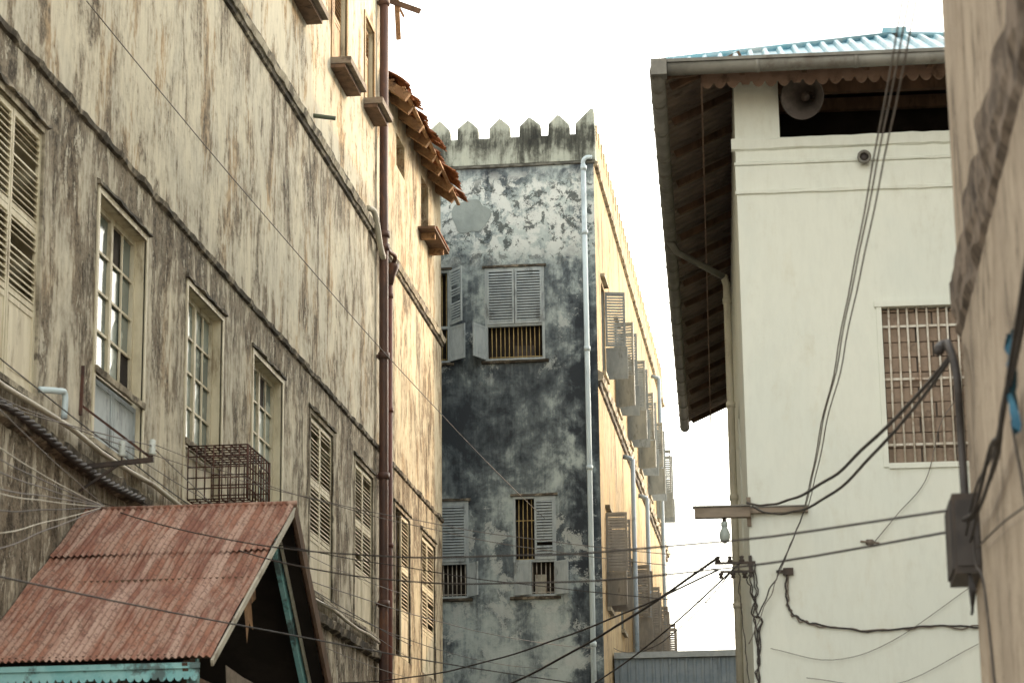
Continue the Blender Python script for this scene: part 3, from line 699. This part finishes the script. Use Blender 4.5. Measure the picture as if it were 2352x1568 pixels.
# ------------------------------------------------------------------ foreground building E
E=empty("rough_render_building")
FE=Fr((1.0,0,0),(0,1,0),(-1,0,0))
w=MB()
w.wall(FE,2,13.85,0,9,[],.1,ME); 
w.quad(V((1,13.85,0)),V((8,13.85,0)),V((8,13.85,9)),V((1,13.85,9)),ME)
w.quad(V((1,2,0)),V((8,2,0)),V((8,2,9)),V((1,2,9)),ME); w.quad(V((8,2,0)),V((8,13.85,0)),V((8,13.85,9)),V((8,2,9)),ME)
w.quad(V((1,2,9)),V((8,2,9)),V((8,13.85,9)),V((1,13.85,9)),ME)
w.build("walls",E)
c=MB(); c.course(FE,2,13.9,[(4.98,0),(5.02,.03),(5.10,.035),(5.14,.05),(5.32,.06),(5.38,.0)],MEB,.10,.03,61,.7)
c.build("ledge",E)

F=MB()
def blk(x0,x1,y0,y1,z1):
    c=V(((x0+x1)/2,(y0+y1)/2,z1/2)); F.ob(c,V(((x1-x0)/2,0,0)),V((0,(y1-y0)/2,0)),V((0,0,z1/2)),MF)
blk(6.3,14,20,56,26.5); blk(6.3,14,56.01,65.5,25.5); blk(.3,10,69,97,15.5)
F.build("unseen_shade_buildings")  # unseen blocks added to shade the left wall and crenellated side wall

# ------------------------------------------------------------------ gabled awning
AW=empty("corrugated_awning")
xr=-6.2; xw=-8.88; ry,rz_=29.25,6.93; ey,ez=25.1,4.58; fy,fz=32.4,4.35
a=MB()
dn=V((0,ry-ey,rz_-ez)); Ln=dn.length; dn.normalize(); nn=V((0,-dn.z,dn.y))
corr(a,V((xw,ey,ez)),(1,0,0),dn,xr-xw,Ln*.70,.0745,.014,nn,RUST,'sin',10,.04,1,jag=.04)
o2=V((xw,ey,ez))+dn*(Ln*.655)+nn*.024
corr(a,o2,(1,0,0),dn,xr-xw+.01,Ln*.345,.0745,.014,nn,RUST,'sin',6,.03,2,jag=.02)
df=V((0,fy-ry,fz-rz_)); Lf=df.length; df.normalize()
corr(a,V((xw,ry,rz_+.01)),(1,0,0),df,xr-xw,Lf,.0745,.014,V((0,.6,.78)),RUST,'sin',8,.03,3)
a.tube([V((xw,ry,rz_+.03)),V(((xw+xr)/2,ry,rz_+.02)),V((xr+.03,ry,rz_+.025))],.03,RUST,8)
a.build("corrugated_sheets",AW)
a=MB()
def sl_(t,x,off): return V((x,ey,ez))+dn*(Ln*t)-nn*off
for t in (.03,.25,.5,.75,.96): a.beam(sl_(t,xw,.05),sl_(t,xr-.02,.05),.07,.05,BROWNW)
a.beam(sl_(-.01,xr+.01,.055),sl_(1.0,xr+.01,.055),.028,.07,CPIPE,nn)
nf3=V((0,.6,.78))
def sf_(t,x,off): return V((x,ry,rz_))+df*(Lf*t)-nf3*off
for t in (.1,.4,.7,.97): a.beam(sf_(t,xw,.05),sf_(t,xr-.02,.05),.07,.05,BROWNW)
a.beam(sf_(-.0,xr+.01,.10),sf_(1.03,xr+.01,.10),.04,.2,BROWNW,nf3)
a.beam(sf_(.02,xr-.30,.22),sf_(.98,xr-.30,.22),.06,.16,TURQ,nf3)
a.beam(sf_(.03,xr-.22,.20),sf_(.98,xr-.22,.20),.03,.05,CPIPE,nf3)
a.beam(sl_(.0,xr-.30,.14),sl_(.97,xr-.30,.14),.06,.14,BROWNW,nn)
a.quad(sl_(.02,xw,.1),sl_(.02,xr-.34,.1),sl_(.98,xr-.34,.1),sl_(.98,xw,.1),DARK)  # dark sheets under both slopes paint in the awning's inner shade
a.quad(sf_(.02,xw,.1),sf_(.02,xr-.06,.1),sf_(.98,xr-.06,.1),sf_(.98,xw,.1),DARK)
ply=[(28.0,5.85),(28.6,6.1),(28.75,5.7),(28.5,5.6),(28.62,5.3),(28.4,5.36),(28.3,5.1),(28.15,5.45)]
a.add([V((xr-.36,y,z)) for y,z in ply],[tuple(range(len(ply)))],TANW)
ply=[(27.4,4.75),(28.3,4.7),(29.6,4.68),(29.9,4.3),(29.2,4.42),(28.7,4.2),(28.1,4.4),(27.5,4.3)]
a.add([V((xr-.40,y,z)) for y,z in ply],[tuple(range(len(ply)))],GTIM)
a.beam((xr-.42,ey+.5,4.42),(xr-.42,fy-.3,4.40),.08,.1,BROWNW)
for x in (xw+.1,xr-.3):
    for y in (ey+.42,fy-.4): a.beam((x,y,0.1),(x,y,4.5),.11,.11,TURQ,V((0,1,0)))
a.beam((xw,ey+.42,4.55),(xr-.25,ey+.42,4.55),.09,.12,TURQ)
a.beam((xw,fy-.4,4.4),(xr-.25,fy-.4,4.4),.09,.12,TURQ)
Ff=Fr((0,ey+.08,0),(1,0,0),(0,-1,0))
scallop(a,Ff,xw,xr-.16,4.385,4.50,.0,TURQ,.085,.05,.025)
a.box(Ff,xw,xr-.14,4.47,4.53,0.003,.03,TURQ)
a.build("timber_frame",AW)

ib=MB()
ib.beam((-8.95,29.0,7.45),(-7.95,29.0,7.52),.05,.06,IRON)
ib.beam((-8.9,28.95,8.25),(-7.98,29.0,7.54),.03,.03,RUSTI); ib.beam((-8.88,28.9,8.1),(-8.88,28.95,8.75),.04,.03,RUSTI,V((0,1,0)))
ib.beam((-8.9,29.0,7.15),(-8.4,29.0,7.47),.03,.03,IRON)
for x in (-8.36,-7.97):
    ib.tube([V((x,29,7.5)),V((x,29,7.6))],.012,IRON,6)
    zz=[.0,.03,.05,.09,.10,.14,.15,.19,.21]; rr=[.04,.055,.035,.05,.03,.05,.035,.045,.015]
    ib.tube([V((x,29,7.57+q)) for q in zz],rr,CERAM,12)
ib.build("insulator_bracket")

lp=MB()
lp.box(FD,-.64,.02,6.45,6.57,.02,.14,GTIM); lp.box(FD,-.66,.02,6.575,6.59,0,.16,GUTM)
lp.box(FD,.02,.70,6.50,6.56,.0,.09,GTIM); lp.box(FD,.02,.70,6.565,6.58,.0,.10,GUTM)
lp.box(FD,-.02,.03,6.35,6.7,.0,.04,GTIM)
x=-.29
lp.tube([FD.p(x,6.45,.08),FD.p(x,6.40,.08)],.025,IRON,8)
lp.tube([FD.p(x,6.40+q,.08) for q in (.0,-.05,-.06,-.10,-.15,-.20,-.24,-.26)],[.042,.042,.03,.052,.068,.062,.038,.006],simple("frosted_bulb_glass",(.40,.45,.42),(.32,.37,.35),5,.3),14)
lp.build("street_lamp")
rk=MB()
rk.box(FD,-.42,.06,5.90,5.93,.03,.07,IRON); rk.box(FD,-.36,.06,5.80,5.825,.03,.07,IRON); rk.box(FD,-.02,.02,5.75,6.0,.01,.05,IRON)
for x in (-.38,-.24,-.1):
    rk.tube([FD.p(x,5.93+q,.05) for q in (0,.02,.03,.06,.07)],[.03,.035,.02,.03,.01],IRON,8)
    rk.tube([FD.p(x+.03,5.80-q,.05) for q in (0,.02,.03,.06,.07)],[.03,.035,.02,.03,.01],IRON,8)
rk.box(FD,.38,.50,5.76,5.84,.0,.07,IRON); rk.box(FD,.30,.40,5.79,5.82,.0,.04,IRON)
rk.tube([FD.p(1.38,6.13,.0),FD.p(1.44,6.12,.05)],.035,MORT,8); rk.tube([FD.p(1.30,6.14,.02),FD.p(1.52,6.11,.04)],.012,GTIM,6)
rk.build("cable_insulator_rack")

wc=MB()
def wob(pts,n,amp,seed):
    p=arc(pts,n); return [q+V((noise.noise(V((i*.35,seed,0))),0,noise.noise(V((i*.35,seed,7)))))*amp for i,q in enumerate(p)]
wc.tube(wob([FD.p(.42,5.80,.03),FD.p(.41,5.45,.03),FD.p(.50,5.28,.03),FD.p(.75,5.17,.03),FD.p(1.39,5.08,.03),FD.p(2.0,5.12,.03),FD.p(2.7,5.10,.03)],10,.03,3),.012,CABLE,6)
wc.tube(wob([FD.p(.44,5.80,.03),FD.p(.43,5.40,.03),FD.p(.53,5.24,.03),FD.p(.8,5.15,.03),FD.p(1.39,5.09,.03),FD.p(2.0,5.11,.03),FD.p(2.7,5.09,.03)],10,.04,8),.009,MORT,6)
for k in range(4):
    wc.tube(wob([FD.p(-.03+.03*k,5.9,.04),FD.p(.0+.02*k,5.5,.03),FD.p(.03+.02*k,5.1,.03),FD.p(.05,4.6,.03),FD.p(.02+.02*k,4.0,.03),FD.p(.03,2.8,.03)],9,.07,k*3),.008,CABLE,5)
wc.tube(wob([FD.p(-.15,5.9,.05),FD.p(-.13,5.5,.05),FD.p(-.09,4.8,.05),FD.p(-.05,4.2,.05)],9,.05,33),.006,CABLE,5)
wc.tube(arc([FD.p(1.46,6.12,.05),FD.p(1.75,6.45,.05),FD.p(2.1,6.85,.05),FD.p(2.3,7.5,.05),FD.p(2.5,7.8,.05)]),.005,CABLEG,5)
wc.tube(arc([FD.p(.2,4.9,.05),FD.p(.9,4.75,.05),FD.p(1.6,4.95,.05),FD.p(2.6,5.6,.05)]),.004,CABLEG,5)
wc.tube(arc([FD.p(.6,4.55,.05),FD.p(1.6,4.45,.05),FD.p(2.6,4.9,.05)]),.004,CABLEG,5)
wc.build("house_wall_cables")

def wire(name,lst):
    m=MB()
    for (a_,b_,s_,r_,mt) in lst: m.tube(sag(a_,b_,s_,36,.02),r_,mt,6)
    m.build(name)
E1=(.93,13.85,4.88)
wire("overhead_cable",[((-.56,28.3,6.60),E1,.30,.013,CABLE),((-.50,28.3,6.56),(.93,13.8,4.86),.40,.012,CABLE)])
wire("overhead_cable",[((.93,13.35,3.89),(-8.85,29.9,7.12),.45,.008,CABLE)])
wire("overhead_cable",[((.93,13.9,3.86),(-8.85,32.1,7.4),.60,.008,CABLE)])
wire("overhead_cable",[((-.91,28.2,5.95),(-8.8,50.6,6.2),.42,.017,CABLE),((-.92,28.2,5.80),(-8.8,46,6.5),.35,.012,CABLE),((-.66,28.25,5.89),(-8.6,61,7.2),.75,.012,CABLE),((-.70,28.2,5.85),(-5.1,66,9.4),.5,.008,CABLE)])
wire("overhead_cable",[((.84,9,6.50),(.12,28.3,6.52),.08,.006,CABLEG),((.80,9,6.52),(.10,28.3,6.50),.13,.006,CABLEG),((.88,9,6.50),(.15,28.3,6.52),.10,.006,CABLEG),((.12,28.3,6.50),(-.50,28.38,5.25),.03,.009,CABLE),((.12,28.3,6.50),(-.60,28.38,4.95),.02,.006,CABLEG)])
wire("overhead_cable",[((-8.85,28.5,13.5),(-5.0,83,12.8),.8,.008,CABLEG)])
wire("overhead_cable",[((-8.85,.7,3.9),(-1.6,47,6.1),.35,.008,CABLE)])
wire("overhead_cable",[((-3.95,6.2,z),(-8.8,29.8,7.1),s_,.006,m) for z,m,s_ in ((3.75,CABLEG,.12),(2.55,CPIPE,.12),(2.2,CABLEG,.1),(3.0,CABLE,.12),(3.4,CPIPE,.15),(4.0,CABLEG,.12),(4.9,CABLEG,.1),(4.4,CPIPE,.2),(3.2,CABLEG,.02))])
wire("overhead_cable",[((-8.85,29.9,7.15),(-.75,28.2,5.4),.2,.006,CABLE),((-8.36,29,7.72),(-.9,28.2,5.95),.25,.005,CABLEG),((-7.97,29,7.72),(-.9,28.2,5.82),.3,.005,CABLEG),((-8.36,29,7.68),(-8.5,52,9.0),.2,.006,CABLEG),((-7.97,29,7.68),(-8.4,52,7.6),.2,.006,CABLEG),((-8.6,24.5,7.9),(-8.4,52,7.9),.25,.008,CABLE),((-8.85,31,7.3),(-5.3,61.8,8.9),.4,.008,CABLEG),((-8.8,29.9,7.05),(-8.3,51,7.1),.3,.007,CABLEG),((-8.7,31.2,7.4),(-6.2,61.8,8.4),.6,.007,CABLE),((-8.8,20,7.0),(-7.97,29,7.7),.1,.007,CABLEG),((-8.8,20,7.3),(-8.36,29,7.72),.1,.007,CABLEG)])
up=MB(); up.tube([V((-3.95,6.2,0)),V((-3.95,6.2,2.5)),V((-3.95,6.2,5.1))],[.12,.11,.10],BROWNW,12); up.beam((-4.4,6.2,4.8),(-3.5,6.2,4.8),.08,.08,BROWNW); up.build("utility_pole")

ec=MB()
ec.tube(arc([V((.93,13.85,4.90)),V((.90,13.5,4.86)),V((.92,13.25,4.62)),V((.93,13.35,4.3)),V((.93,13.3,3.95)),V((.93,13.3,3.72))]),.024,CABLE,8)
ec.tube(arc([V((.93,13.9,4.95)),V((.88,13.85,4.93)),V((.86,13.75,4.88))]),.032,CABLE,8)
base=[V((.93,8.6,4.05)),V((.93,9.8,3.86)),V((.93,10.5,3.80)),V((.93,11.05,3.80)),V((.93,12.2,3.74)),V((.93,13.1,3.72))]
for k in range(4):
    pts=arc([p+V((-.01*k,0,R(-.08,.08))) for p in base],8); ec.tube(pts,.008+.003*(k%2),CABLE,6)
ec.tube(arc([V((.95,13.1,3.75)),V((.93,12.8,3.5)),V((.93,12.3,3.3)),V((.93,11.9,2.6))]),.006,CABLE,6)
ec.tube(arc([V((.95,8.8,3.2)),V((.95,9.8,3.3)),V((.95,11.2,3.45)),V((.95,12.9,3.6))]),.005,CABLE,6)
ec.tube(arc([V((.97,9.6,2.2)),V((.97,10.0,2.9)),V((.97,10.3,3.4)),V((.96,10.6,3.8))]),.006,CABLE,6)
ec.build("service_cable_bundle")
jb=MB()
cbx=V((.93,13.55,3.74)); 
jb.ob(cbx,V((.075,0,0)),V((0,.28,0)),V((0,0,.22)),IRON); jb.ob(cbx+V((-.08,0,0)),V((.008,0,0)),V((0,.25,0)),V((0,0,.19)),CABLE)
jb.ob(cbx+V((0,-.285,0)),V((.06,0,0)),V((0,.006,0)),V((0,0,.18)),CABLE)
for i in range(4): jb.tube([V((.93,13.3,3.52)),V((.92+.01*i,13.2,3.42)),V((.93,13.2+.04*i,3.3))],.008,CABLE,5)
jb.build("junction_box")
rg=MB()
vs=[];fs=[]
for i in range(13):
    for j in range(5):
        t=i/12
        vs.append(V((.92+.02*math.sin(j*2+i*.7),9.95+.03*j*(1+.5*math.sin(i*.9))+.03*math.sin(i*1.1),4.05-t*.42+.02*math.sin(j*2.3+i))))
for i in range(12):
    for j in range(4): fs.append((i*5+j,i*5+j+1,(i+1)*5+j+1,(i+1)*5+j))
rg.add(vs,fs,RAG,True); rg.build("blue_cloth_rag")

# ------------------------------------------------------------------ light, sky, camera
sc=bpy.context.scene
el=math.radians(22); az=math.radians(50)
wd=bpy.data.worlds.new("World"); sc.world=wd; wd.use_nodes=True; nt=wd.node_tree
bg=nt.nodes["Background"]; sk=nt.nodes.new("ShaderNodeTexSky"); sk.sky_type='NISHITA'; sk.sun_disc=False
sk.sun_elevation=el; sk.sun_rotation=az; sk.air_density=1.6; sk.dust_density=2.2; sk.ozone_density=1.0
hs=nt.nodes.new("ShaderNodeHueSaturation"); hs.inputs["Saturation"].default_value=.25; hs.inputs["Value"].default_value=4.8
tm=nt.nodes.new("ShaderNodeMix"); tm.data_type='RGBA'; tm.blend_type='MULTIPLY'; tm.inputs[0].default_value=1; tm.inputs[7].default_value=(1.05,1.0,.91,1)
nt.links.new(sk.outputs[0],hs.inputs["Color"]); nt.links.new(hs.outputs[0],tm.inputs[6]); nt.links.new(tm.outputs[2],bg.inputs[0]); bg.inputs[1].default_value=.15
sun=bpy.data.lights.new("sun","SUN"); sun.energy=2.6; sun.angle=math.radians(.6); sun.color=(1,.64,.32)
so=bpy.data.objects.new("sun",sun); sc.collection.objects.link(so)
sd=V((math.sin(az)*math.cos(el),math.cos(az)*math.cos(el),math.sin(el)))
so.rotation_euler=(-sd).to_track_quat('-Z','Y').to_euler(); so.location=(30,60,40)
ps=math.radians(6.71); th=math.radians(13.95); s=0.0123; c=math.sqrt(1-s*s)
f0=V((-math.sin(ps),math.cos(ps),0)); r0=V((math.cos(ps),math.sin(ps),0))
fw=math.cos(th)*f0+math.sin(th)*ZZ; up0=-math.sin(th)*f0+math.cos(th)*ZZ
r=c*r0-s*up0; u=s*r0+c*up0
cd=bpy.data.cameras.new("camera"); cd.lens=85; cd.sensor_width=36; cd.clip_end=3000
cd.dof.use_dof=True; cd.dof.focus_distance=58; cd.dof.aperture_fstop=3.8
co=bpy.data.objects.new("camera",cd); sc.collection.objects.link(co)
M=Matrix.Identity(4)
for i in range(3): M[i][0]=r[i]; M[i][1]=u[i]; M[i][2]=-fw[i]
M[0][3],M[1][3],M[2][3]=0,0,1.6
co.matrix_world=M
sc.camera=co
sc.view_settings.view_transform='Standard'; sc.view_settings.look='None'; sc.view_settings.exposure=0
